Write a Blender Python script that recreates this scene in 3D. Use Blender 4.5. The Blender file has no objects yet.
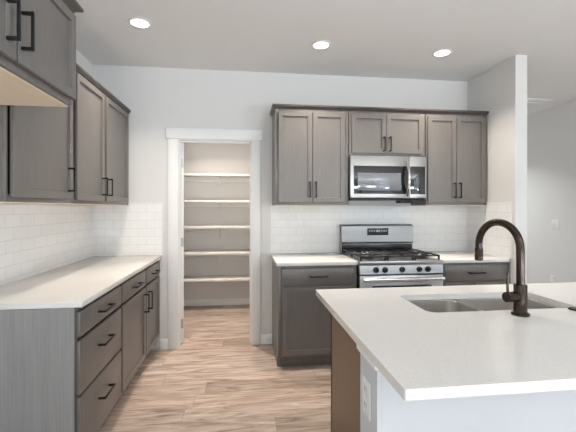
import bpy, bmesh, math, random
from mathutils import Vector, Matrix
random.seed(7)
R = math.radians
S = bpy.context.scene
COL = S.collection

# ------------------------------------------------------------------ camera
TH = 0.1232
cd = bpy.data.cameras.new('camera')
cam = bpy.data.objects.new('camera', cd)
COL.objects.link(cam)
cd.sensor_fit = 'HORIZONTAL'
cd.sensor_width = 36.0
cd.lens = 366.3 / 576 * 36
cd.shift_y = -8.0 / 576
cd.clip_start = 0.02
cam.location = (0, 0, 1.3753)
cam.rotation_euler = (R(90), 0, -TH)
S.camera = cam

# ------------------------------------------------------------------ world, daylight, exposure
W = bpy.data.worlds.new('sky')
S.world = W
W.use_nodes = True
wn = W.node_tree
wn.nodes.clear()
wo = wn.nodes.new('ShaderNodeOutputWorld')
wb = wn.nodes.new('ShaderNodeBackground')
sk = wn.nodes.new('ShaderNodeTexSky')
sk.sky_type = 'NISHITA'
sk.sun_elevation = R(50)
sk.sun_rotation = R(20)
sk.sun_disc = False
wb.inputs['Strength'].default_value = 0.12
wn.links.new(sk.outputs[0], wb.inputs['Color'])
wn.links.new(wb.outputs[0], wo.inputs['Surface'])

S.view_settings.view_transform = 'Standard'
S.view_settings.look = 'None'
S.view_settings.exposure = 0.09
S.view_settings.gamma = 1.0
S.view_settings.use_curve_mapping = False

COOL = (0.74, 0.82, 1.0)
WARM = (1.0, 0.90, 0.78)
NEUTRAL = (0.80, 0.89, 1.0)
FILL_TINT = (0.93, 0.98, 1.0)


def area(name, loc, rot, sx, sy, power, color):
    l = bpy.data.lights.new(name, 'AREA')
    l.shape = 'RECTANGLE'
    l.size, l.size_y = sx, sy
    l.energy = power
    l.color = color
    o = bpy.data.objects.new(name, l)
    o.location = loc
    o.rotation_euler = rot
    COL.objects.link(o)
    return o


# daylight: sky light through the windows behind and beside the camera; plus unseen fill lights
# added outside them, aimed up to brighten the ceiling
P_SKY, P_SIDE, P_FILL, P_FILL_SIDE, P_FAR_FILL = 2, 50, 3900, 8000, 20
CAN_POWER, PANTRY_POWER = 9.8, 20
area('daylight_rear', (0.1, -4.70, 1.28), (R(90), 0, 0), 1.9, 2.3, P_SKY, COOL)
area('daylight_rear', (2.85, -4.70, 1.28), (R(90), 0, 0), 1.7, 2.3, P_SKY, COOL)
area('daylight_side', (4.42, -2.75, 1.35), (R(90), 0, R(90)), 2.9, 2.4, P_SIDE, COOL)
area('ceiling_fill', (1.4, -8.2, 0.0), (R(180), 0, 0), 8.0, 5.0, P_FILL, (0.92, 0.96, 1.0))
area('ceiling_fill', (8.2, -2.3, -0.1), (R(180), 0, 0), 5.0, 6.0, P_FILL_SIDE, NEUTRAL)

# ------------------------------------------------------------------ materials


def newmat(name):
    m = bpy.data.materials.new(name)
    m.use_nodes = True
    nt = m.node_tree
    b = nt.nodes['Principled BSDF']
    return m, nt, b


def N(nt, typ, **kw):
    n = nt.nodes.new(typ)
    for k, v in kw.items():
        setattr(n, k, v)
    return n


def L(nt, a, b):
    nt.links.new(a, b)


def coords(nt, scale=(1, 1, 1), rot=(0, 0, 0), loc=(0, 0, 0)):
    t = N(nt, 'ShaderNodeTexCoord')
    mp = N(nt, 'ShaderNodeMapping')
    mp.inputs['Scale'].default_value = scale
    mp.inputs['Rotation'].default_value = rot
    mp.inputs['Location'].default_value = loc
    L(nt, t.outputs['Object'], mp.inputs['Vector'])
    return mp.outputs['Vector']


def noise(nt, vec, scale=5, detail=4, rough=0.6):
    n = N(nt, 'ShaderNodeTexNoise')
    n.inputs['Scale'].default_value = scale
    n.inputs['Detail'].default_value = detail
    n.inputs['Roughness'].default_value = rough
    L(nt, vec, n.inputs['Vector'])
    return n.outputs['Fac']


def ramp(nt, fac, stops):
    r = N(nt, 'ShaderNodeValToRGB')
    e = r.color_ramp.elements
    while len(e) < len(stops):
        e.new(0.5)
    for i, (p, c) in enumerate(stops):
        e[i].position = min(1.0, p)
        e[i].color = (*c, 1)
    L(nt, fac, r.inputs['Fac'])
    return r.outputs['Color']


def bump(nt, b, height, strength=0.1, dist=0.01):
    n = N(nt, 'ShaderNodeBump')
    n.inputs['Strength'].default_value = strength
    n.inputs['Distance'].default_value = dist
    L(nt, height, n.inputs['Height'])
    L(nt, n.outputs['Normal'], b.inputs['Normal'])


def plain(name, col, rough=0.5, metal=0.0, var=0.03, scale=18, spec=0.5):
    m, nt, b = newmat(name)
    f = noise(nt, coords(nt), scale, 3)
    lo = tuple(max(0, c * (1 - var)) for c in col)
    hi = tuple(min(1, c * (1 + var)) for c in col)
    L(nt, ramp(nt, f, [(0.3, lo), (0.7, hi)]), b.inputs['Base Color'])
    b.inputs['Roughness'].default_value = rough
    b.inputs['Metallic'].default_value = metal
    b.inputs['Specular IOR Level'].default_value = spec
    return m


def painted(name, col, bscale=220, strength=0.08, rough=0.75):
    m, nt, b = newmat(name)
    v = coords(nt)
    f = noise(nt, v, 1.5, 2)
    L(nt, ramp(nt, f, [(0.3, tuple(c * .985 for c in col)), (0.7, col)]), b.inputs['Base Color'])
    b.inputs['Roughness'].default_value = rough
    b.inputs['Specular IOR Level'].default_value = 0.25
    bump(nt, b, noise(nt, v, bscale, 3), strength, 0.002)
    return m


def wood(name, dark, light, rough=0.36, grain=(70, 70, 2.2), spec=0.5):
    m, nt, b = newmat(name)
    v = coords(nt, grain)
    f = noise(nt, v, 1.0, 5, 0.65)
    v2 = coords(nt, (2.2, 2.2, 1.1))
    f2 = noise(nt, v2, 1.6, 2)
    mx = N(nt, 'ShaderNodeMath', operation='MULTIPLY_ADD')
    L(nt, f2, mx.inputs[0])
    mx.inputs[1].default_value = 0.45
    L(nt, f, mx.inputs[2])
    L(nt, ramp(nt, mx.outputs[0], [(0.30, dark), (1.15, light)]), b.inputs['Base Color'])
    b.inputs['Roughness'].default_value = rough
    b.inputs['Specular IOR Level'].default_value = spec
    bump(nt, b, f, 0.06, 0.002)
    return m


def tile(name, axes, loc=(0, 0, 0)):
    """subway tile, rows along axes[0], courses along axes[1] of the object's coordinates"""
    m, nt, b = newmat(name)
    t = N(nt, 'ShaderNodeTexCoord')
    sp = N(nt, 'ShaderNodeSeparateXYZ')
    cb = N(nt, 'ShaderNodeCombineXYZ')
    L(nt, t.outputs['Object'], sp.inputs[0])
    L(nt, sp.outputs[axes[0]], cb.inputs[0])
    L(nt, sp.outputs[axes[1]], cb.inputs[1])
    br = N(nt, 'ShaderNodeTexBrick')
    br.offset = 0.5
    L(nt, cb.outputs[0], br.inputs['Vector'])
    br.inputs['Scale'].default_value = 1
    br.inputs['Brick Width'].default_value = 0.1545
    br.inputs['Row Height'].default_value = 0.0785
    br.inputs['Mortar Size'].default_value = 0.0018
    br.inputs['Mortar Smooth'].default_value = 0.15
    br.inputs['Color1'].default_value = (0.89, 0.89, 0.885, 1)
    br.inputs['Color2'].default_value = (0.865, 0.868, 0.865, 1)
    br.inputs['Mortar'].default_value = (0.72, 0.72, 0.715, 1)
    L(nt, br.outputs['Color'], b.inputs['Base Color'])
    b.inputs['Roughness'].default_value = 0.16
    inv = N(nt, 'ShaderNodeMath', operation='SUBTRACT')
    inv.inputs[0].default_value = 1.0
    L(nt, br.outputs['Fac'], inv.inputs[1])
    w = noise(nt, cb.outputs[0], 9, 1)
    ad = N(nt, 'ShaderNodeMath', operation='MULTIPLY_ADD')
    L(nt, w, ad.inputs[0])
    ad.inputs[1].default_value = 0.35
    L(nt, inv.outputs[0], ad.inputs[2])
    bump(nt, b, ad.outputs[0], 0.12, 0.002)
    return m


def floor_mat():
    m, nt, b = newmat('vinyl_plank')
    v = coords(nt, loc=(3.7, 2.21, 0))
    br = N(nt, 'ShaderNodeTexBrick')
    br.offset = 0.37
    br.offset_frequency = 2
    br.offset = 0.0
    sp = N(nt, 'ShaderNodeSeparateXYZ')
    L(nt, v, sp.inputs[0])
    dv = N(nt, 'ShaderNodeMath', operation='DIVIDE')
    L(nt, sp.outputs[1], dv.inputs[0])
    dv.inputs[1].default_value = 0.178
    fl = N(nt, 'ShaderNodeMath', operation='FLOOR')
    L(nt, dv.outputs[0], fl.inputs[0])
    wn_ = N(nt, 'ShaderNodeTexWhiteNoise', noise_dimensions='1D')
    L(nt, fl.outputs[0], wn_.inputs['W'])
    sh = N(nt, 'ShaderNodeMath', operation='MULTIPLY_ADD')
    L(nt, wn_.outputs['Value'], sh.inputs[0])
    sh.inputs[1].default_value = 1.22
    L(nt, sp.outputs[0], sh.inputs[2])
    cm = N(nt, 'ShaderNodeCombineXYZ')
    L(nt, sh.outputs[0], cm.inputs[0])
    L(nt, sp.outputs[1], cm.inputs[1])
    L(nt, cm.outputs[0], br.inputs['Vector'])
    br.inputs['Scale'].default_value = 1
    br.inputs['Brick Width'].default_value = 1.22
    br.inputs['Row Height'].default_value = 0.178
    br.inputs['Mortar Size'].default_value = 0.0012
    br.inputs['Color1'].default_value = (0, 0, 0, 1)
    br.inputs['Color2'].default_value = (1, 1, 1, 1)
    br.inputs['Mortar'].default_value = (0.5, 0.5, 0.5, 1)
    bw = N(nt, 'ShaderNodeRGBToBW')
    L(nt, br.outputs['Color'], bw.inputs[0])
    # shift the grain plank by plank
    sc = N(nt, 'ShaderNodeVectorMath', operation='MULTIPLY')
    L(nt, v, sc.inputs[0])
    sc.inputs[1].default_value = (1.7, 13, 1)
    of = N(nt, 'ShaderNodeCombineXYZ')
    mu = N(nt, 'ShaderNodeMath', operation='MULTIPLY')
    L(nt, bw.outputs[0], mu.inputs[0])
    mu.inputs[1].default_value = 37.0
    L(nt, mu.outputs[0], of.inputs[0])
    L(nt, mu.outputs[0], of.inputs[2])
    ad = N(nt, 'ShaderNodeVectorMath', operation='ADD')
    L(nt, sc.outputs[0], ad.inputs[0])
    L(nt, of.outputs[0], ad.inputs[1])
    g = N(nt, 'ShaderNodeTexNoise')
    g.inputs['Scale'].default_value = 1.5
    g.inputs['Detail'].default_value = 7
    g.inputs['Roughness'].default_value = 0.62
    g.inputs['Distortion'].default_value = 1.2
    L(nt, ad.outputs[0], g.inputs['Vector'])
    base = ramp(nt, g.outputs['Fac'], [(0.24, (0.145, 0.098, 0.072)), (0.38, (0.325, 0.25, 0.20)), (0.54, (0.49, 0.408, 0.352)), (0.76, (0.65, 0.575, 0.52))])
    tint = ramp(nt, bw.outputs[0], [(0.0, (0.72, 0.66, 0.62)), (0.35, (0.92, 0.90, 0.88)), (0.65, (1.0, 0.93, 0.89)), (1.0, (1.09, 1.08, 1.07))])
    mx = N(nt, 'ShaderNodeMix', data_type='RGBA', blend_type='MULTIPLY')
    mx.inputs[0].default_value = 1
    L(nt, base, mx.inputs[6])
    L(nt, tint, mx.inputs[7])
    mo = N(nt, 'ShaderNodeMix', data_type='RGBA')
    L(nt, br.outputs['Fac'], mo.inputs[0])
    L(nt, mx.outputs[2], mo.inputs[6])
    mo.inputs[7].default_value = (0.22, 0.16, 0.125, 1)
    L(nt, mo.outputs[2], b.inputs['Base Color'])
    b.inputs['Roughness'].default_value = 0.34
    b.inputs['Specular IOR Level'].default_value = 0.45
    bump(nt, b, g.outputs['Fac'], 0.08, 0.003)
    return m


def quartz():
    m, nt, b = newmat('quartz')
    v = coords(nt)
    f = noise(nt, v, 260, 2, 0.7)
    f2 = noise(nt, v, 5, 3)
    mx = N(nt, 'ShaderNodeMath', operation='MULTIPLY_ADD')
    L(nt, f2, mx.inputs[0])
    mx.inputs[1].default_value = 0.12
    L(nt, f, mx.inputs[2])
    L(nt, ramp(nt, mx.outputs[0], [(0.32, (0.62, 0.585, 0.54)), (0.46, (0.745, 0.715, 0.68)), (0.72, (0.80, 0.775, 0.745))]), b.inputs['Base Color'])
    b.inputs['Roughness'].default_value = 0.17
    b.inputs['Specular IOR Level'].default_value = 0.5
    return m


def steel(name, col=(0.66, 0.65, 0.64), rough=0.25, grain=(2, 2, 160)):
    m, nt, b = newmat(name)
    f = noise(nt, coords(nt, grain), 1.0, 3)
    L(nt, ramp(nt, f, [(0.3, tuple(c * .92 for c in col)), (0.7, col)]), b.inputs['Base Color'])
    b.inputs['Metallic'].default_value = 1
    b.inputs['Roughness'].default_value = rough
    return m


def emis(name, col, strength):
    m, nt, b = newmat(name)
    b.inputs['Base Color'].default_value = (*col, 1)
    b.inputs['Emission Color'].default_value = (*col, 1)
    b.inputs['Emission Strength'].default_value = strength
    return m


def glass_pane():
    m = bpy.data.materials.new('window_glass')
    m.use_nodes = True
    nt = m.node_tree
    nt.nodes.clear()
    o = N(nt, 'ShaderNodeOutputMaterial')
    mx = N(nt, 'ShaderNodeMixShader')
    mx.inputs[0].default_value = 0.08
    tr = N(nt, 'ShaderNodeBsdfTransparent')
    tr.inputs[0].default_value = (0.97, 0.985, 0.98, 1)
    gl = N(nt, 'ShaderNodeBsdfGlossy')
    gl.inputs['Roughness'].default_value = 0.02
    L(nt, tr.outputs[0], mx.inputs[1])
    L(nt, gl.outputs[0], mx.inputs[2])
    L(nt, mx.outputs[0], o.inputs['Surface'])
    return m


M = dict(
    wall=painted('wall_paint', (0.74, 0.73, 0.715)),
    kneewall=painted('half_wall_dim_light_tint', (0.645, 0.655, 0.675)),  # wall paint darkened and cooled, dimmer bluish light put into the colour
    ceil=painted('ceiling_paint', (0.80, 0.79, 0.78), 90, 0.35),
    trim=painted('trim_paint', (0.86, 0.86, 0.86), 60, 0.02, 0.4),
    floor=floor_mat(),
    tile_x=tile('subway_tile_x', (0, 2), ),
    tile_y=tile('subway_tile_y', (1, 2)),
    cab=wood('stained_maple', (0.106, 0.094, 0.086), (0.176, 0.158, 0.146), 0.36, (120, 120, 5), spec=0.7),
    mould=wood('dark_stained_maple', (0.050, 0.042, 0.038), (0.085, 0.072, 0.066), 0.4),
    brown=wood('warm_shade_panel', (0.105, 0.062, 0.034), (0.165, 0.100, 0.058), 0.36, (120, 120, 5), spec=0.6),  # cabinet wood with shade and warm floor bounce put into its brown
    cabend=wood('pale_grey_wood', (0.215, 0.205, 0.20), (0.33, 0.32, 0.315), 0.42, (110, 110, 2.6)),  # paler and greyer than the other cabinet wood
    cabin=plain('cabinet_gap', (0.02, 0.018, 0.017), 0.6),
    birch=wood('birch_underside', (0.72, 0.58, 0.42), (0.82, 0.68, 0.52), 0.5, (2.2, 60, 60), 0.3),
    quartz=quartz(),
    steel=steel('brushed_steel', (0.52, 0.515, 0.51), 0.33),
    satin=steel('satin_steel', (0.40, 0.395, 0.39), 0.42),
    steel_h=steel('brushed_steel_sink', (0.74, 0.72, 0.69), 0.28, (90, 90, 2)),
    chrome=steel('polished_steel', (0.75, 0.74, 0.73), 0.12),
    black=plain('black_metal', (0.018, 0.018, 0.019), 0.38, 0.6),
    iron=plain('cast_iron', (0.022, 0.022, 0.024), 0.32, 0.2),
    enamel=plain('black_enamel', (0.02, 0.02, 0.022), 0.15),
    glass=plain('black_glass', (0.012, 0.012, 0.013), 0.05, spec=1.0),
    mesh=plain('tinted_window', (0.17, 0.18, 0.20), 0.08, spec=1.0),
    bronze=plain('oil_rubbed_bronze', (0.056, 0.041, 0.032), 0.19, 0.85, 0.15),
    white=plain('white_plastic', (0.80, 0.80, 0.78), 0.35),
    shelf=painted('shelf_paint', (0.72, 0.70, 0.67), 60, 0.02, 0.5),
    nickel=plain('satin_nickel', (0.45, 0.45, 0.45), 0.35, 0.9),
    screen=plain('dark_display', (0.045, 0.052, 0.058), 0.2),
    legend=plain('pale_print', (0.55, 0.58, 0.60), 0.4),
    lamp=emis('lamp_diffuser', (1.0, 0.95, 0.88), 6.0),
    pane=glass_pane(),
)

# ------------------------------------------------------------------ mesh helpers


class MB:
    def __init__(self):
        self.bm = bmesh.new()

    def add(self, other, mat=None):
        me = bpy.data.meshes.new('tmp')
        if mat is not None:
            bmesh.ops.transform(other, matrix=mat, verts=other.verts)
        other.to_mesh(me)
        other.free()
        self.bm.from_mesh(me)
        bpy.data.meshes.remove(me)
        return self

    def box(self, x0, x1, y0, y1, z0, z1, bev=0.0, seg=2):
        b = bmesh.new()
        bmesh.ops.create_cube(b, size=1)
        for v in b.verts:
            v.co = Vector(((x0 + x1) / 2 + v.co.x * (x1 - x0), (y0 + y1) / 2 + v.co.y * (y1 - y0), (z0 + z1) / 2 + v.co.z * (z1 - z0)))
        if bev > 0:
            bmesh.ops.bevel(b, geom=list(b.edges), offset=bev, segments=seg, affect='EDGES', profile=0.5)
        return self.add(b)

    def shaker(self, x0, x1, z0, z1, y0, t=0.02, rail=0.057, rec=0.012):
        """five piece door whose front faces -y; back at y0"""
        b = bmesh.new()
        bmesh.ops.create_cube(b, size=1)
        for v in b.verts:
            v.co = Vector(((x0 + x1) / 2 + v.co.x * (x1 - x0), y0 - t / 2 + v.co.y * t, (z0 + z1) / 2 + v.co.z * (z1 - z0)))
        bmesh.ops.bevel(b, geom=list(b.edges), offset=0.002, segments=1, affect='EDGES')
        b.faces.ensure_lookup_table()
        f = min(b.faces, key=lambda q: q.calc_center_median().y - 0.001 * q.calc_area())
        bmesh.ops.inset_region(b, faces=[f], thickness=rail, depth=0)
        bmesh.ops.inset_region(b, faces=[f], thickness=0.003, depth=-rec)
        return self.add(b)

    def cyl(self, p0, p1, r, r2=None, n=24, cap=True):
        p0, p1 = Vector(p0), Vector(p1)
        b = bmesh.new()
        d = p1 - p0
        bmesh.ops.create_cone(b, cap_ends=cap, segments=n, radius1=r, radius2=r if r2 is None else r2, depth=d.length)
        mt = Matrix.Translation((p0 + p1) / 2) @ d.to_track_quat('Z', 'Y').to_matrix().to_4x4()
        return self.add(b, mt)

    def lathe(self, prof, n=32, mt=None):
        b = bmesh.new()
        rings = []
        for r, z in prof:
            rings.append([b.verts.new((r * math.cos(2 * math.pi * k / n), r * math.sin(2 * math.pi * k / n), z)) for k in range(n)])
        for a, c in zip(rings, rings[1:]):
            for k in range(n):
                b.faces.new((a[k], a[(k + 1) % n], c[(k + 1) % n], c[k]))
        if prof[0][0] > 1e-6:
            b.faces.new(list(reversed(rings[0])))
        if prof[-1][0] > 1e-6:
            b.faces.new(rings[-1])
        bmesh.ops.remove_doubles(b, verts=b.verts, dist=1e-6)
        bmesh.ops.recalc_face_normals(b, faces=b.faces)
        return self.add(b, mt)

    def tube(self, pts, r, n=16):
        pts = [Vector(p) for p in pts]
        rs = r if isinstance(r, (list, tuple)) else [r] * len(pts)
        b = bmesh.new()
        rings = []
        t0 = (pts[1] - pts[0]).normalized()
        up = Vector((0, 0, 1)) if abs(t0.z) < 0.9 else Vector((1, 0, 0))
        u = t0.cross(up).normalized()
        for i, p in enumerate(pts):
            t = (pts[min(i + 1, len(pts) - 1)] - pts[max(i - 1, 0)]).normalized()
            u = (u - t * u.dot(t)).normalized()
            w = t.cross(u)
            rings.append([b.verts.new(p + rs[i] * (math.cos(2 * math.pi * k / n) * u + math.sin(2 * math.pi * k / n) * w)) for k in range(n)])
        for a, c in zip(rings, rings[1:]):
            for k in range(n):
                b.faces.new((a[k], a[(k + 1) % n], c[(k + 1) % n], c[k]))
        b.faces.new(list(reversed(rings[0])))
        b.faces.new(rings[-1])
        bmesh.ops.recalc_face_normals(b, faces=b.faces)
        return self.add(b)

    def prism(self, poly, axis, a0, a1):
        """polygon of (u,v) pairs extruded along axis 'x' (u=y,v=z), 'y' (u=x,v=z) or 'z' (u=x,v=y)"""
        f = {'x': lambda u, v, a: (a, u, v), 'y': lambda u, v, a: (u, a, v), 'z': lambda u, v, a: (u, v, a)}[axis]
        b = bmesh.new()
        A = [b.verts.new(f(u, v, a0)) for u, v in poly]
        B = [b.verts.new(f(u, v, a1)) for u, v in poly]
        n = len(poly)
        for k in range(n):
            b.faces.new((A[k], A[(k + 1) % n], B[(k + 1) % n], B[k]))
        b.faces.new(A)
        b.faces.new(B)
        bmesh.ops.recalc_face_normals(b, faces=b.faces)
        return self.add(b)

    def build(self, name, mat, parent=None, loc=None):
        me = bpy.data.meshes.new(name)
        self.bm.to_mesh(me)
        self.bm.free()
        me.materials.append(M[mat])
        me.shade_smooth()
        me.set_sharp_from_angle(angle=R(32))
        o = bpy.data.objects.new(name, me)
        COL.objects.link(o)
        if parent:
            o.parent = parent
        if loc:
            o.location = loc
        return o


def tag(o, label=None, cat=None, group=None, kind=None):
    if label:
        o['label'] = label
    if cat:
        o['category'] = cat
    if group:
        o['group'] = group
    if kind:
        o['kind'] = kind
    return o


def thing(name, label, cat, loc=(0, 0, 0), rz=0, group=None):
    o = bpy.data.objects.new(name, None)
    COL.objects.link(o)
    o.empty_display_size = 0.1
    o.location = loc
    o.rotation_euler = (0, 0, rz)
    return tag(o, label, cat, group)


def struct(name, mb, mat):
    return tag(mb.build(name, mat), kind='structure')


def rrect(x0, x1, y0, y1, r, n=7):
    out = []
    for cx, cy, a in ((x1 - r, y1 - r, 0), (x0 + r, y1 - r, 90), (x0 + r, y0 + r, 180), (x1 - r, y0 + r, 270)):
        for k in range(n + 1):
            t = R(a + 90 * k / n)
            out.append((cx + r * math.cos(t), cy + r * math.sin(t)))
    return out


# ------------------------------------------------------------------ room numbers (metres; camera above the origin)
YB = 3.707          # kitchen back wall
XL = -1.4235        # left wall
XR = 2.4246         # stub wall, kitchen side
XE = 4.18           # far right wall
ZC = 2.748          # ceiling
CT = 0.914          # counter height
ZU = 1.405          # underside of wall cabinets
ZL = 2.285          # the left ones
ZT = 2.300          # top of wall cabinets
YR = -4.5           # wall behind the camera
YP = 5.27           # pantry back wall
XP = 0.33           # pantry right wall
T = 0.115
G = 0.0015          # hairline clearance

# ------------------------------------------------------------------ structure
struct('floor', MB().box(XL - T, XE + T, YR - T, 6.6, -0.12, 0), 'floor')
struct('ceiling', MB().box(XL - T, XE + T, YR - T, 6.6, ZC, ZC + 0.12), 'ceil')
struct('wall_left', MB().box(XL - T, XL, YR - T, 6.6, 0, ZC), 'wall')
DX0, DX1, DZ = -0.627, 0.083, 2.045      # clear pantry doorway
b = MB()
b.box(XL, DX0 - 0.02, YB, YB + T, 0, ZC)
b.box(DX1 + 0.02, XR, YB, YB + T, 0, ZC)
b.box(DX0 - 0.02, DX1 + 0.02, YB, YB + T, DZ + 0.02, ZC)
struct('wall_back', b, 'wall')
struct('wall_right', MB().box(XR, XR + T, 3.005, 6.6, 0, ZC), 'wall')
struct('wall_pantry_back', MB().box(XL, XR, YP, YP + T, 0, ZC), 'wall')
struct('wall_pantry_right', MB().box(XP, XP + T, YB + T, YP, 0, ZC), 'wall')
# far right wall with a tall window
b = MB()
b.box(XE, XE + T, YR, -4.2, 0, ZC)
b.box(XE, XE + T, -1.3, 6.6, 0, ZC)
b.box(XE, XE + T, -4.2, -1.3, 0, 0.15)
b.box(XE, XE + T, -4.2, -1.3, 2.55, ZC)
struct('wall_far_right', b, 'wall')
struct('wall_far_back', MB().box(XR + T, XE, 6.48, 6.6, 0, ZC), 'wall')
b = MB()
b.box(XL, -0.85, YR - T, YR, 0, ZC)
b.box(1.05, 2.0, YR - T, YR, 0, ZC)
b.box(3.7, XE + T, YR - T, YR, 0, ZC)
for a, c in ((-0.85, 1.05), (2.0, 3.7)):
    b.box(a, c, YR - T, YR, 0, 0.1)
    b.box(a, c, YR - T, YR, 2.45, ZC)
struct('wall_rear', b, 'wall')


def window_y(n, x0, x1, z0, z1, y):
    f = MB()
    for a, c, d, e in ((x0, x1, z0, z0 + .05), (x0, x1, z1 - .05, z1), (x0, x0 + .05, z0 + .05, z1 - .05), (x1 - .05, x1, z0 + .05, z1 - .05), ((x0 + x1) / 2 - .025, (x0 + x1) / 2 + .025, z0 + .05, z1 - .05)):
        f.box(a, c, y - .07, y - .02, d, e)
    w = struct('window_%d' % n, f, 'trim')
    MB().box(x0 + .05, x1 - .05, y - .048, y - .042, z0 + .05, z1 - .05).build('pane', 'pane', w)


window_y(1, -0.85, 1.05, 0.1, 2.45, YR)
window_y(2, 2.0, 3.7, 0.1, 2.45, YR)
f = MB()
for a, c, d, e in ((-4.2, -1.3, .15, .21), (-4.2, -1.3, 2.49, 2.55), (-4.2, -4.14, .21, 2.49), (-1.36, -1.3, .21, 2.49), (-2.78, -2.72, .21, 2.49)):
    f.box(XE + .02, XE + .07, a, c, d, e)
w = struct('window_3', f, 'trim')
MB().box(XE + .042, XE + .048, -4.14, -1.36, .21, 2.49).build('pane', 'pane', w)

# pantry doorway: jamb, casing, header
b = MB()
b.box(DX0 - 0.02, DX0, YB - .002, YB + T + .002, 0, DZ)
b.box(DX1, DX1 + 0.02, YB - .002, YB + T + .002, 0, DZ)
b.box(DX0 - 0.02, DX1 + 0.02, YB - .002, YB + T + .002, DZ, DZ + .02)
b.box(DX0, DX0 + .012, YB + .055, YB + .075, 0, DZ)
b.box(DX1 - .012, DX1, YB + .04, YB + .075, 0, DZ)
b.box(DX0, DX1, YB + .04, YB + .075, DZ - .012, DZ)
struct('trim_1', b, 'trim')
struct('trim_2', MB().box(-0.722, DX0 - .005, YB - .02, YB - .001, 0, DZ + .01, .002), 'trim')
struct('trim_3', MB().box(DX1 + .005, 0.177, YB - .02, YB - .001, 0, DZ + .01, .002), 'trim')
struct('trim_4', MB().box(-0.742, 0.195, YB - .027, YB - .001, DZ + .011, DZ + .112, .002), 'trim')
# baseboards
struct('baseboard_back_left', MB().box(-0.80, -0.7235, YB - .014, YB, 0, .095, .002), 'trim')
struct('baseboard_back_right', MB().box(0.1785, 0.296, YB - .014, YB, 0, .095, .002), 'trim')
struct('baseboard_pantry_back', MB().box(XL, XP, YP - .014, YP, 0, .095, .002), 'trim')
struct('baseboard_pantry_right', MB().box(XP - .014, XP, YB + T, YP - .015, 0, .095, .002), 'trim')
struct('baseboard_pantry_left', MB().box(XL, XL + .014, YB + T, YP - .015, 0, .095, .002), 'trim')
struct('baseboard_far_right', MB().box(XE - .014, XE, -1.3, 6.48, 0, .095, .002), 'trim')
struct('baseboard_stub', MB().box(XR + T, XR + T + .014, 3.005, 6.48, 0, .095, .002), 'trim')

# half wall that carries the island counter on the seating side
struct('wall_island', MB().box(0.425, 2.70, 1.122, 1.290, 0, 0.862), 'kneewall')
struct('trim_island_cap', MB().box(0.413, 2.71, 1.112, 1.300, 0.862, CT - .0305, .002), 'trim')

# pantry door, swung back into the pantry
dr = tag(bpy.data.objects.new('door_1', None), kind='structure')
COL.objects.link(dr)
dr.location = (DX0 + .003, YB + .082, 0)
dr.rotation_euler = (0, 0, R(17))
b = MB()
b.box(0, .035, 0, .70, .012, DZ - .006, .002)
b.build('slab', 'trim', dr)
for z in (1.83, 1.03, 0.21):
    MB().box(.004, .031, -.0025, .001, z - .045, z + .045).cyl((0.0, -.004, z - .045), (0.0, -.004, z + .045), .006, n=12).build('hinge', 'nickel', dr)
MB().cyl((.035, .64, .96), (.075, .64, .96), .011, n=16).lathe([(0, 0), (.018, .002), (.027, .016), (.027, .026), (.016, .036), (0, .038)], 24, Matrix.Translation((.07, .64, .96)) @ Matrix.Rotation(R(90), 4, 'Y')).build('door_knob', 'nickel', dr)

# ------------------------------------------------------------------ pull handles and cabinets


def pull_v(parent, x, z0, z1, y, st=.032):
    b = MB()
    b.box(x - .0055, x + .0055, y - st - .009, y - st, z0, z1, .0015)
    for z in (z0 + .001, z1 - .013):
        b.box(x - .0055, x + .0055, y - st - .001, y + .0005, z, z + .012, .001)
    return b.build('handle', 'black', parent)


def pull_h(parent, x0, x1, z, y, st=.032):
    b = MB()
    b.box(x0, x1, y - st - .009, y - st, z - .0055, z + .0055, .0015)
    for x in (x0 + .001, x1 - .013):
        b.box(x, x + .012, y - st - .001, y + .0005, z - .0055, z + .0055, .001)
    return b.build('handle', 'black', parent)


def carcass(root, x0, x1, dep, z0, z1, toe=False, openings=(), sl=.036, sr=.036):
    """side panels, back, floor and a face frame; y=0 is the frame front"""
    b = MB()
    zt = z0 + (0.105 if toe else 0)
    for a, c in ((x0, x0 + .016), (x1 - .016, x1)):
        if toe:
            b.prism([(.018, zt), (.080, zt), (.080, z0), (dep, z0), (dep, z1), (.018, z1)], 'x', a, c)
        else:
            b.box(a, c, .018, dep, z0, z1)
    b.box(x0 + .016, x1 - .016, dep - .012, dep, zt, z1)
    b.box(x0 + .016, x1 - .016, .018, dep - .012, zt, zt + .016)
    b.box(x0 + .016, x1 - .016, .018, dep - .012, z1 - .016, z1)
    b.build('carcass', 'cab', root)
    f = MB()
    f.box(x0, x0 + sl, 0, .018, zt, z1, .001)
    f.box(x1 - sr, x1, 0, .018, zt, z1, .001)
    f.box(x0 + sl, x1 - sr, 0, .018, z1 - .036, z1, .001)
    f.box(x0 + sl, x1 - sr, 0, .018, zt, zt + .036, .001)
    for kind, v, p, q in openings:
        if kind == 'v':
            f.box(v - .018, v + .018, 0, .018, p, q, .001)
        else:
            f.box(p, q, 0, .018, v - .018, v + .018, .001)
    f.build('face_frame', 'cab', root)
    if toe:
        MB().box(x0 + .017, x1 - .017, .072, .086, z0, zt - .001).build('toe_kick', 'cab', root)


def door(root, x0, x1, z0, z1, hx=None, hz=None, rail=.057):
    d = MB().shaker(x0, x1, z0, z1, -.001, rail=rail).build('door', 'cab', root)
    if hx is not None:
        pull_v(d, hx, hz[0], hz[1], -.021)
    return d


def drawer(root, x0, x1, z0, z1, hw=.16):
    d = MB().box(x0, x1, -.021, -.001, z0, z1, .003).build('drawer', 'cab', root)
    c = (x0 + x1) / 2
    pull_h(d, c - hw / 2, c + hw / 2, (z0 + z1) / 2 + (.0 if z1 - z0 < .2 else .03), -.021)
    return d


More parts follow.
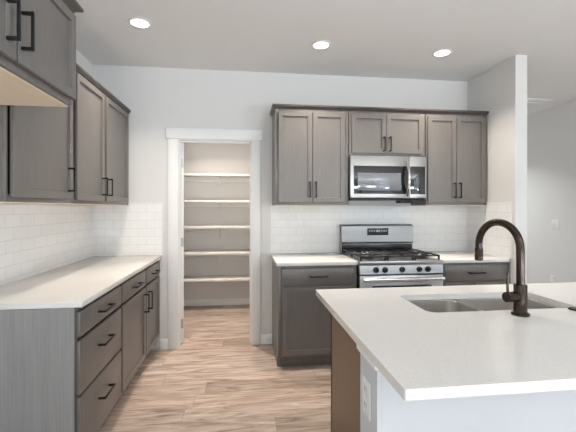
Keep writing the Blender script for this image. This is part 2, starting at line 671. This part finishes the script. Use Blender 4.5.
# ---- left run (local +x runs along the wall away from the camera, front faces the room)
RZ = R(90)
XF = -0.822          # frame plane of the left base run
c = thing('base_cabinet', 'grey stained base cabinet with three drawers at the near end of the left counter', 'cabinet', (XF, 1.922, 0), RZ, 'base cabinets along the left wall')
wd = 0.648
carcass(c, 0, wd, 0.60, 0, CT - .0315, True, sr=.016)
tag(MB().prism([(.002, .105), (.080, .105), (.080, 0), (.598, 0), (.598, CT - .0315), (.002, CT - .0315)], 'x', -.004, -.0005).build('end_panel', 'cabend', c), 'greyer end panel with upright grain')
drawer(c, .012, wd - .012, .732, .858, .17)
drawer(c, .012, wd - .012, .446, .712, .17)
drawer(c, .012, wd - .012, .128, .430, .17)

c = thing('base_cabinet', 'grey stained base cabinet with two drawers above two tall doors, beside the pantry doorway', 'cabinet', (XF, 2.572, 0), RZ, 'base cabinets along the left wall')
wd = 1.133
carcass(c, 0, wd, 0.60, 0, CT - .0315, True, sl=.016)
drawer(c, .012, .604, .732, .858, .17)
drawer(c, .630, wd - .012, .732, .858, .17)
door(c, .012, .604, .128, .712, .560, (.515, .670))
door(c, .630, wd - .012, .128, .712, .668, (.515, .670))

XU = XL + .330       # frame plane of the left wall cabinets


def under(root, x0, x1, dep, z):
    b = MB().box(x0 + .018, x1 - .018, .020, dep - .013, z + .0005, z + .009)
    return tag(b.build('underside', 'birch', root), 'pale birch underside')


c = thing('wall_cabinet', 'grey stained single door wall cabinet hung on the left wall, nearest the camera', 'cabinet', (XU, 1.850, 0), RZ, 'wall cabinets along the left wall')
wd = 0.670
carcass(c, 0, wd, .326, ZU, ZL, sl=.016, sr=.016)
MB().box(.0, wd, .001, .325, ZU - .006, ZU - .0005).build('underside', 'birch', c)
door(c, .028, wd - .030, ZU + .024, ZL - .02, wd - .098, (1.475, 1.627))

c = thing('wall_cabinet', 'grey stained two door wall cabinet hung on the left wall against the back wall', 'cabinet', (XU, 2.522, 0), RZ, 'wall cabinets along the left wall')
wd = 1.180
carcass(c, 0, wd, .326, ZU, ZL, sl=.016)
MB().box(.0, wd, .001, .325, ZU - .006, ZU - .0005).build('underside', 'birch', c)
door(c, .026, .505, ZU + .024, ZL - .02, .458, (1.470, 1.610))
door(c, .546, 1.110, ZU + .024, ZL - .02, .566, (1.470, 1.610))

# deep cabinet over the fridge space
XG = -0.800
FZ = 1.855
c = thing('fridge_top_cabinet', 'deep grey stained two door cabinet at upper left, above the empty refrigerator space', 'cabinet', (XG, 0.880, 0), RZ)
wd = 0.966
carcass(c, 0, wd, .618, FZ, ZT, openings=(('v', .505, FZ + .036, ZT - .036),))
MB().box(.012, wd - .012, .014, .600, FZ - .006, FZ - .0005).build('underside', 'birch', c)
door(c, .02, .500, FZ + .030, ZT - .02, .447, (1.935, 2.075))
door(c, .510, wd - .008, FZ + .030, ZT - .02, .529, (1.935, 2.075))


def crown(path, name, label, out=.024, h=.034, z=ZT + .001):
    """small crown strip on top of a cabinet; path in plan, moulding to the right of the direction of travel"""
    prof = [(-.02, 0), (.006, 0), (.012, .008), (out - .004, h - .016), (out, h - .014), (out, h), (-.02, h)]
    b = bmesh.new()
    P = [Vector((x, y, 0)) for x, y in path]
    rings = []
    for i, p in enumerate(P):
        ns = []
        if i > 0:
            d = (P[i] - P[i - 1]).normalized()
            ns.append(Vector((d.y, -d.x, 0)))
        if i < len(P) - 1:
            d = (P[i + 1] - P[i]).normalized()
            ns.append(Vector((d.y, -d.x, 0)))
        n = sum(ns, Vector())
        n = n / n.length_squared * len(ns) if len(ns) == 1 else (ns[0] + ns[1]) / (1 + ns[0].dot(ns[1]))
        rings.append([b.verts.new(p + n * u + Vector((0, 0, z + v))) for u, v in prof])
    k = len(prof)
    for a, c in zip(rings, rings[1:]):
        for j in range(k):
            b.faces.new((a[j], a[(j + 1) % k], c[(j + 1) % k], c[j]))
    b.faces.new(rings[0])
    b.faces.new(list(reversed(rings[-1])))
    bmesh.ops.recalc_face_normals(b, faces=b.faces)
    return tag(MB().add(b).build(name, 'mould'), label, 'moulding')


# ---- back run
YF = 3.085           # frame plane of back base cabinets
c = thing('base_cabinet', 'grey stained base cabinet left of the range, with a drawer over one door', 'cabinet', (0.297, YF, 0), 0, 'base cabinets along the back wall')
wd = 0.688
carcass(c, 0, wd, YB - YF - .002, 0, CT - .0315, True, (('h', .715, .036, wd - .036),))
drawer(c, .03, wd - .03, .728, .862, .15)
door(c, .03, wd - .03, .128, .704, wd - .06, (.53, .68))
c = thing('base_cabinet', 'grey stained base cabinet right of the range, its drawer showing above the island', 'cabinet', (1.762, YF, 0), 0, 'base cabinets along the back wall')
wd = 0.660
carcass(c, 0, wd, YB - YF - .002, 0, CT - .0315, True, (('h', .715, .036, wd - .036), ('v', .32, .141, .697)))
drawer(c, .02, wd - .035, .728, .862, .15)
door(c, .02, .311, .128, .704, .283, (.53, .68))
door(c, .319, wd - .035, .128, .704, .347, (.53, .68))

YU = 3.381
c = thing('wall_cabinet', 'grey stained two door wall cabinet left of the microwave', 'cabinet', (0.297, YU, 0), 0, 'wall cabinets along the back wall')
wd = 0.699
carcass(c, 0, wd, YB - YU - .002, ZU, ZT)
MB().box(.0, wd, .001, .322, ZU - .006, ZU - .0005).build('underside', 'birch', c)
door(c, .030, .349, ZU + .024, ZT - .03, .323, (1.472, 1.622))
door(c, .353, wd - .038, ZU + .024, ZT - .03, .379, (1.472, 1.622))
c = thing('wall_cabinet', 'short grey stained two door wall cabinet above the microwave', 'cabinet', (1.003, YU, 0), 0, 'wall cabinets along the back wall')
wd = 0.760
ZM = 1.878
carcass(c, 0, wd, YB - YU - .002, ZM, ZT)
door(c, .022, .362, ZM + .020, ZT - .03, .334, (1.915, 2.055))
door(c, .366, wd - .030, ZM + .020, ZT - .03, .394, (1.915, 2.055))
c = thing('wall_cabinet', 'grey stained two door wall cabinet right of the microwave', 'cabinet', (1.774, YU, 0), 0, 'wall cabinets along the back wall')
wd = 0.633
carcass(c, 0, wd, YB - YU - .002, ZU, ZT)
MB().box(.0, wd, .001, .322, ZU - .006, ZU - .0005).build('underside', 'birch', c)
door(c, .012, .306, ZU + .024, ZT - .03, .280, (1.472, 1.622))
door(c, .310, wd - .018, ZU + .024, ZT - .03, .336, (1.472, 1.622))

crown([(0.297, YB - .004), (0.297, YU), (2.407, YU), (2.407, YB - .004)][::-1][::-1], 'crown_moulding', 'dark crown strip along the tops of the back wall cabinets')
crown([(XG, 0.88), (XG, 1.846), (XU + .036, 1.846)], 'crown_moulding', 'crown strip on top of the deep cabinet above the refrigerator space', out=.036)
crown([(XU, 1.886), (XU, YB - .004)], 'crown_moulding', 'dark crown strip along the tops of the left wall cabinets', out=.020, z=ZL + .001)

# ------------------------------------------------------------------ tile and counters
c = MB().box(XL + .0008, XL + .0088, 1.87, YB - .001, CT + .0005, ZU - .008).build('tile_backsplash', 'tile_y')
tag(c, 'white subway tile backsplash on the left wall above the long counter', 'backsplash')
c = MB().box(XL + .0092, -0.779, YB - .0088, YB - .0008, CT + .0005, 1.424).box(XL + .0092, -.781, YB - .0088, YB - .0008, 1.4245, 1.4255).build('tile_backsplash', 'tile_x')
tag(c, 'small white tile panel on the back wall left of the pantry doorway', 'backsplash')
c = MB().box(0.280, XR - .0092, YB - .0088, YB - .0008, CT + .0005, 1.398)
c = c.build('tile_backsplash', 'tile_x')
tag(c, 'white subway tile backsplash behind the range and below the microwave', 'backsplash')
c = MB().box(XR - .0088, XR - .0008, 3.045, YB - .0008, CT + .0005, 1.430).build('tile_backsplash', 'tile_y')
tag(c, 'white tile panel on the side of the stub wall behind the faucet', 'backsplash')

c = MB().box(XL + .0095, -.785, 1.918, YB - .0095, CT - .030, CT, .003).build('countertop', 'quartz')
tag(c, 'long white quartz countertop on the base cabinets along the left wall', 'countertop')
c = MB().box(0.283, .988, 3.060, YB - .0095, CT - .030, CT, .003).build('countertop', 'quartz')
tag(c, 'short white quartz countertop left of the range', 'countertop')
c = MB().box(1.756, XR - .0095, 3.060, YB - .0095, CT - .030, CT, .003).build('countertop', 'quartz')
tag(c, 'short white quartz countertop right of the range, ending at the stub wall', 'countertop')

# island counter with the sink cut-out
IX0, IX1, IY0, IY1 = 0.409, 2.75, 0.888, 2.038
SX0, SX1, SY0, SY1 = 0.815, 1.553, 1.522, 1.850
b = bmesh.new()
outer = rrect(IX0, IX1, IY0, IY1, .006, 3)
inner = rrect(SX0, SX1, SY0, SY1, .045, 8)
ed = []
for loop in (outer, inner):
    vs = [b.verts.new((x, y, CT)) for x, y in loop]
    ed += [b.edges.new((vs[i], vs[(i + 1) % len(vs)])) for i in range(len(vs))]
bmesh.ops.triangle_fill(b, use_beauty=True, use_dissolve=False, edges=ed)
r = bmesh.ops.extrude_face_region(b, geom=list(b.faces))
for v in [g for g in r['geom'] if isinstance(g, bmesh.types.BMVert)]:
    v.co.z = CT - .030
bmesh.ops.recalc_face_normals(b, faces=b.faces)
c = MB().add(b).build('countertop', 'quartz')
tag(c, 'large speckled white quartz island countertop with the sink cut into it', 'countertop')

# island cabinets (their doors face the range)
c = thing('island_cabinet', 'grey stained island cabinet under the quartz top, its end panel coloured brown as in warm shade', 'cabinet', (0.475, 1.942, 0), 0)
b = MB()
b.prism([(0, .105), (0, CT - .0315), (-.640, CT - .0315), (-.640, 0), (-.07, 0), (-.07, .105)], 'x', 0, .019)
tag(b.build('end_panel', 'brown', c), 'plain end panel, warm shade coloured in as dark brown')
for q in ((.020, .300, .105, CT - .0315), (1.12, 2.20, .105, CT - .0315), (.301, 1.119, .105, .62)):
    MB().box(q[0], q[1], -.640, -.020, q[2], q[3]).build('carcass', 'cab', c)
MB().box(.020, 2.20, -.640, -.07, 0, .104).build('plinth', 'cab', c)
MB().box(0, 2.2, -.0195, -.001, .105, CT - .0315, .001).build('face_frame', 'cab', c)
for x0, x1 in ((.02, .44), (.45, .77), (.78, 1.10), (1.11, 1.64), (1.65, 2.18)):
    d = MB()
    d.shaker(-x1, -x0, .128, .862, 0)
    bmesh.ops.rotate(d.bm, verts=d.bm.verts, cent=(0, 0, 0), matrix=Matrix.Rotation(R(180), 3, 'Z'))
    d = d.build('door', 'cab', c)
    k = MB()
    k.box(x1 - .045, x1 - .034, .052, .061, .69, .84, .001)
    for z in (.691, .827):
        k.box(x1 - .045, x1 - .034, .0195, .053, z, z + .012, .001)
    k.build('handle', 'black', d)

# ------------------------------------------------------------------ sink
sk_ = thing('sink', 'stainless steel double bowl undermount sink set into the island countertop', 'sink', ((SX0 + SX1) / 2, (SY0 + SY1) / 2, CT - .031))


def bowl(x0, x1, y0, y1, depth):
    b = bmesh.new()
    loops = []
    for ins, z, r in ((-.022, -.0015, .06), (-.004, -.0015, .05), (.001, -.006, .05), (.006, -.6 * depth, .05), (.012, -depth + .03, .05), (.024, -depth + .008, .045), (.05, -depth, .03)):
        loops.append([b.verts.new((x, y, z)) for x, y in rrect(x0 + ins, x1 - ins, y0 + ins, y1 - ins, r, 7)])
    n = len(loops[0])
    for a, c in zip(loops, loops[1:]):
        for k in range(n):
            b.faces.new((a[k], a[(k + 1) % n], c[(k + 1) % n], c[k]))
    b.faces.new(loops[-1])
    bmesh.ops.recalc_face_normals(b, faces=b.faces)
    bmesh.ops.solidify(b, geom=list(b.faces), thickness=-.0012)
    m = MB().add(b)
    return m.build('bowl', 'steel_h', sk_)


hx, hy = (SX1 - SX0) / 2, (SY1 - SY0) / 2
DV = -.045
for x0, x1 in ((-hx, DV - .008), (DV + .008, hx)):
    bw_ = bowl(x0 + .0005, x1 - .0005, -hy, hy, .19)
    cx = (x0 + x1) / 2
    MB().lathe([(.0, .001), (.020, .001), (.024, .004), (.040, .006), (.043, .003), (.043, .0005)], 28, Matrix.Translation((cx, .02, -.189))).build('drain', 'chrome', bw_)
MB().box(DV - .010, DV + .010, -hy - .004, hy + .004, -.045, -.020, .005, 3).build('divider', 'steel_h', sk_)

# ------------------------------------------------------------------ faucet
fx, fy = 1.190, 1.446
fc = thing('faucet', 'oil rubbed bronze gooseneck kitchen faucet standing on the island beside the sink', 'faucet', (fx, fy, CT))
MB().lathe([(.034, 0.0005), (.036, .002), (.036, .007), (.033, .011), (.028, .012)], 32).build('base_flange', 'bronze', fc)
MB().lathe([(.0265, .010), (.0265, .128), (.025, .132), (.018, .134)], 32).build('body', 'bronze', fc)
dx, dy = -.040, .222
rch = math.hypot(dx, dy)
ux, uy = dx / rch, dy / rch
rad = rch / 2
zc = .283
pts = [(0, 0, .130), (0, 0, .18), (0, 0, .23), (0, 0, zc)]
for k in range(1, 25):
    a = R(180 - 180 * k / 24)
    q = rad + rad * math.cos(a)
    pts.append((ux * q, uy * q, zc + rad * math.sin(a)))
pts.append((dx, dy, zc - .015))
MB().tube(pts, .0165, 20).build('spout', 'bronze', fc)
MB().lathe([(.0165, .065), (.0185, .060), (.0195, .02), (.0185, .003), (.015, .001), (.012, .004)], 24, Matrix.Translation((dx, dy, zc - .080))).build('spray_head', 'bronze', fc)
MB().box(dx - .009, dx + .009, dy - .0225, dy - .018, zc - .060, zc - .026, .002).build('spray_button', 'black', fc)
h = MB()
h.cyl((-.020, -.004, .082), (-.078, -.014, .082), .0215, n=24)
h = h.build('handle_hub', 'bronze', fc)
MB().tube([(-.069, -.012, .099), (-.070, -.012, .14), (-.069, -.012, .186)], [.0055, .005, .0042], 12).build('lever', 'bronze', h)

c = thing('air_switch', 'round bronze button set in the island countertop right of the faucet', 'button', (1.497, 1.484, CT))
MB().lathe([(.030, .0005), (.030, .004), (.026, .008), (.016, .009), (0, .009)], 28).build('cap', 'bronze', c)

# ------------------------------------------------------------------ range
rg = thing('gas_range', 'stainless steel gas range with black grates between the back counters', 'range', (1.372, 3.690, 0))
hw = .378
b = MB()
b.box(-hw, hw, -.625, -.004, .03, .882, .002)
for x in (-hw + .03, hw - .06):
    for y in (-.60, -.05):
        b.box(x, x + .03, y, y + .03, 0, .03)
b.build('body', 'enamel', rg)
b = MB().box(-hw, hw, -.665, -.06, .883, .917, .004)
b.build('cooktop', 'steel', rg)
# control panel, slightly tilted
b = MB().prism([(-.628, .800), (-.664, .806), (-.655, .880), (-.628, .880)], 'x', -hw, hw)
cp = b.build('control_panel', 'steel', rg)
for x in (-.235, -.155, .0, .155, .235):
    k = MB()
    mt = Matrix.Translation((x, -.660, .843)) @ Matrix.Rotation(R(84), 4, 'X')
    k.lathe([(.029, -.002), (.029, .003), (.027, .005), (0, .005)], 28, mt).build('knob_bezel', 'chrome', cp)
    k = MB()
    mt = Matrix.Translation((x, -.660, .843)) @ Matrix.Rotation(R(84), 4, 'X')
    k.lathe([(.024, 0), (.024, .006), (.0195, .009), (.0175, .030), (.015, .033), (0, .033)], 28, mt)
    kb = k.build('knob', 'black', cp)
    k = MB().box(-.003, .003, -.016, .016, .031, .037, .001)
    k.bm.transform(mt)
    k.build('knob_grip', 'black', kb)
# oven door
b = MB().box(-hw, hw, -.662, -.627, .235, .792, .004)
od = b.build('oven_door', 'steel', rg)
MB().box(-.27, .27, -.6645, -.6615, .34, .705, .001).build('oven_window', 'glass', od)
b = MB()
b.cyl((-.360, -.712, .766), (.360, -.712, .766), .016, n=20)
for x in (-.325, .325):
    b.cyl((x, -.660, .766), (x, -.712, .766), .012, n=16)
b.build('oven_handle', 'chrome', od)
b = MB().box(-hw, hw, -.660, -.627, .05, .225, .004)
b.build('storage_drawer', 'steel', rg)
# backguard
b = MB().prism([(-.072, .917), (-.004, .917), (-.004, 1.206), (-.060, 1.206), (-.082, 1.190), (-.092, 1.03), (-.072, 1.012)], 'x', -hw, hw)
bg = b.build('backguard', 'satin', rg)
MB().box(-hw + .004, hw - .004, -.0735, -.0715, .925, 1.005, .0008).build('vent_strip', 'enamel', bg)
# display follows the sloping face
sl = math.atan2(.010, .16)
d = MB().box(-.112, .112, -.0015, .0012, -.058, .058, .001)
d.bm.transform(Matrix.Translation((.0, -.0873, 1.112)) @ Matrix.Rotation(sl, 4, 'X'))
dp = d.build('display', 'screen', rg)


def mark(x0, x1, z0, z1):
    d = MB().box(x0, x1, -.0021, -.0014, z0, z1)
    d.bm.transform(Matrix.Translation((.0, -.0873, 1.112)) @ Matrix.Rotation(sl, 4, 'X'))
    d.build('button_mark', 'legend', dp)


for z in (.030, -.022):
    for x in (-.088, -.064, -.040, .040, .064, .088):
        mark(x - .007, x + .007, z - .006, z + .006)
mark(-.022, .022, .020, .038)
for x in (-.018, 0, .018):
    mark(x - .005, x + .005, -.027, -.017)
# burners and grates
for x, y, r in ((-.25, -.50, .045), (-.25, -.22, .036), (0, -.36, .052), (.25, -.50, .050), (.25, -.22, .036)):
    bb = MB().lathe([(r + .018, .9175), (r + .016, .924), (r, .927), (r - .004, .936), (r * .6, .939), (0, .939)], 26, Matrix.Translation((x, y, 0))).build('burner', 'iron', rg)
for gx0, gx1 in ((-.366, -.128), (-.122, .122), (.128, .366)):
    g = MB()
    y0, y1 = -.630, -.085
    zt0, zt1 = .946, .960
    for a, c_, d_, e in ((gx0, gx1, y0, y0 + .014), (gx0, gx1, y1 - .014, y1), (gx0, gx0 + .014, y0, y1), (gx1 - .014, gx1, y0, y1)):
        g.box(a, c_, d_, e, zt0, zt1, .003, 1)
    cx = (gx0 + gx1) / 2
    ym = (y0 + y1) / 2
    g.box(gx0, gx1, ym - .007, ym + .007, zt0, zt1, .003, 1)
    for yy in (y0 + .136, y1 - .136):
        g.box(gx0, cx - .022, yy - .006, yy + .006, zt0 + .002, zt1 + .004, .002, 1)
        g.box(cx + .022, gx1, yy - .006, yy + .006, zt0 + .002, zt1 + .004, .002, 1)
    for p, q in ((y0, y0 + .115), (y0 + .157, ym), (ym, y1 - .157), (y1 - .115, y1)):
        g.box(cx - .006, cx + .006, p, q, zt0 + .002, zt1 + .004, .002, 1)
    for x in (gx0 + .001, gx1 - .015):
        for y in (y0 + .001, ym - .007, y1 - .015):
            g.box(x, x + .014, y, y + .014, .9172, zt0 + .002)
    g.build('grate', 'iron', rg)

# ------------------------------------------------------------------ microwave
mw = thing('microwave', 'stainless steel over the range microwave hung under the short wall cabinet', 'microwave', (1.3765, YB - .010, 1.448))
hw = .3755
mh = .420
YM = -(YB - .010 - 3.330)
b = MB().box(-hw, hw, YM + .030, 0, 0.010, mh, .002)
b.build('body', 'enamel', mw)
b = MB().box(-hw, .205, YM, YM + .029, .022, mh, .005)
md = b.build('door', 'steel', mw)
MB().box(-hw + .032, .190, YM - .0022, YM + .001, .060, .325, .001).build('door_glass', 'glass', md)
MB().box(-hw + .070, .120, YM - .0034, YM - .002, .092, .258, .0005).build('window', 'mesh', md)
hp = []
for k in range(13):
    t = k / 12
    hp.append((.178, YM - .012 - .040 * math.sin(math.pi * t), .040 + .335 * t))
b = MB().tube(hp, .0155, 14)
for z in (.052, .363):
    b.cyl((.178, YM + .001, z), (.178, YM - .020, z), .011, n=14)
b.build('door_handle', 'chrome', md)
b = MB().box(.207, hw, YM, YM + .029, .022, mh, .005)
pc = b.build('control_panel', 'steel', mw)
MB().box(.214, hw - .012, YM - .0022, YM + .001, .060, .325, .001).build('keypad', 'glass', pc)
b = MB().box(-hw + .01, hw - .01, YM + .006, -.01, -.002, .0095, .002)
b.build('underside_vent', 'enamel', mw)
MB().box(.11, .25, YM + .012, YM + .10, -.026, -.0025, .003).build('task_lamp', 'black', mw)

# ------------------------------------------------------------------ recessed ceiling lights
spots = [(-0.754, 2.825, 'left recessed ceiling light, in front of the pantry doorway'),
         (0.653, 3.018, 'middle recessed ceiling light, above the cabinet left of the microwave'),
         (1.747, 3.042, 'right recessed ceiling light, above the cabinet right of the microwave')]


def can(x, y, label, power, color=WARM):
    t = thing('recessed_light', 'round white lit ' + label, 'ceiling light', (x, y, ZC), 0, 'recessed ceiling lights')
    b = MB().lathe([(.062, -.0005), (.084, -.0005), (.086, -.004), (.080, -.008), (.064, -.009), (.062, -.006), (.062, -.0005)], 40)
    b.build('trim_ring', 'white', t)
    MB().lathe([(0, -.0075), (.0615, -.0075), (.0615, -.0035), (0, -.0035)], 40).build('diffuser', 'lamp', t)
    l = bpy.data.lights.new('bulb', 'AREA')
    l.shape = 'DISK'
    l.size = .12
    l.energy = power
    l.color = color
    l.spread = R(115)
    o = bpy.data.objects.new('bulb', l)
    COL.objects.link(o)
    o.parent = t
    o.location = (0, 0, -.012)
    return t


for x, y, s in spots:
    can(x, y, s, CAN_POWER)
for x, y, s in ((3.3, 1.5, 'near'), (3.1, 5.2, 'far')):  # two unseen lights added to brighten the far right wall
    can(x, y, s + ' added ceiling fill light, out of view beyond the stub wall', P_FAR_FILL, FILL_TINT)

# one more in the pantry, hidden by the header, that lights its shelves
can(-0.30, 4.28, 'recessed ceiling light inside the pantry', PANTRY_POWER, (1.0, 0.90, 0.80))

# ------------------------------------------------------------------ pantry shelves
which = ['lowest', 'second from bottom', 'middle', 'second from top', 'topmost']
for i, z in enumerate((.407, .763, 1.113, 1.460, 1.812)):
    s = thing('pantry_shelf', 'white pantry shelf on the back wall of the pantry, %s of five' % which[i], 'shelf', (-.5, YP, z), 0, 'pantry shelves')
    x0, x1 = XL + .5 + .0015, XP + .5 - .0015
    MB().box(x0, x1, -.315, -.0015, -.0, .019, .001).build('board', 'shelf', s)
    MB().box(x0, x1, -.330, -.3155, -.010, .0195, .002).build('front_edge', 'shelf', s)
    MB().box(x0, x1, -.018, -.0015, -.070, -.0005, .001).build('cleat', 'trim', s)
    b = MB()
    b.box(.170, .190, -.0225, -.0185, -.155, -.001, .001)
    b.prism([(-.30, -.0015), (-.30, -.010), (-.028, -.140), (-.0225, -.140), (-.0225, -.125), (-.25, -.0015)], 'x', .178, .182)
    b.build('bracket', 'white', s)

# ------------------------------------------------------------------ plates on the walls, ceiling vent
p = thing('outlet_cover', 'white outlet cover on the end of the half wall under the island top', 'outlet', (.425, 1.211, .727), R(-90))
# local -y faces -x of the room
MB().box(-.038, .038, -.007, -.0005, -.062, .062, .003).build('plate', 'white', p)
b = MB()
for z in (-.026, .026):
    b.box(-.017, .017, -.0085, -.0065, z - .019, z + .019, .003)
b.build('socket', 'white', p)
for z in (-.026, .026):
    for x in (-.007, .007):
        MB().box(x - .001, x + .001, -.0090, -.0080, z - .002, z + .009).build('slot', 'enamel', p)

p = thing('light_switch', 'white double switch plate on the far grey wall at right', 'switch', (XE, 4.447, 1.158), R(-90))
MB().box(-.062, .062, -.008, -.0005, -.062, .062, .003).build('plate', 'white', p)
for x in (-.028, .028):
    MB().box(x - .017, x + .017, -.011, -.0075, -.033, .033, .002).build('rocker', 'white', p)
p = thing('outlet_cover', 'white outlet cover low on the far grey wall, just above the island top', 'outlet', (XE, 4.49, .40), R(-90))
MB().box(-.038, .038, -.008, -.0005, -.062, .062, .003).build('plate', 'white', p)
b = MB()
for z in (-.026, .026):
    b.box(-.017, .017, -.0095, -.0075, z - .019, z + .019, .003)
b.build('socket', 'white', p)

v = thing('ceiling_vent', 'white slotted air vent in the ceiling beyond the stub wall', 'vent', (3.68, 4.25, ZC))
b = MB()
for a, c_, d_, e in ((-.21, .21, -.075, -.055), (-.21, .21, .055, .075), (-.21, -.19, -.055, .055), (.19, .21, -.055, .055)):
    b.box(a, c_, d_, e, -.018, -.0005, .002)
b.build('frame', 'trim', v)
for y in (-.04, -.02, 0, .02, .04):
    MB().box(-.19, .19, y - .007, y + .003, -.008, -.001).build('slat', 'white', v)
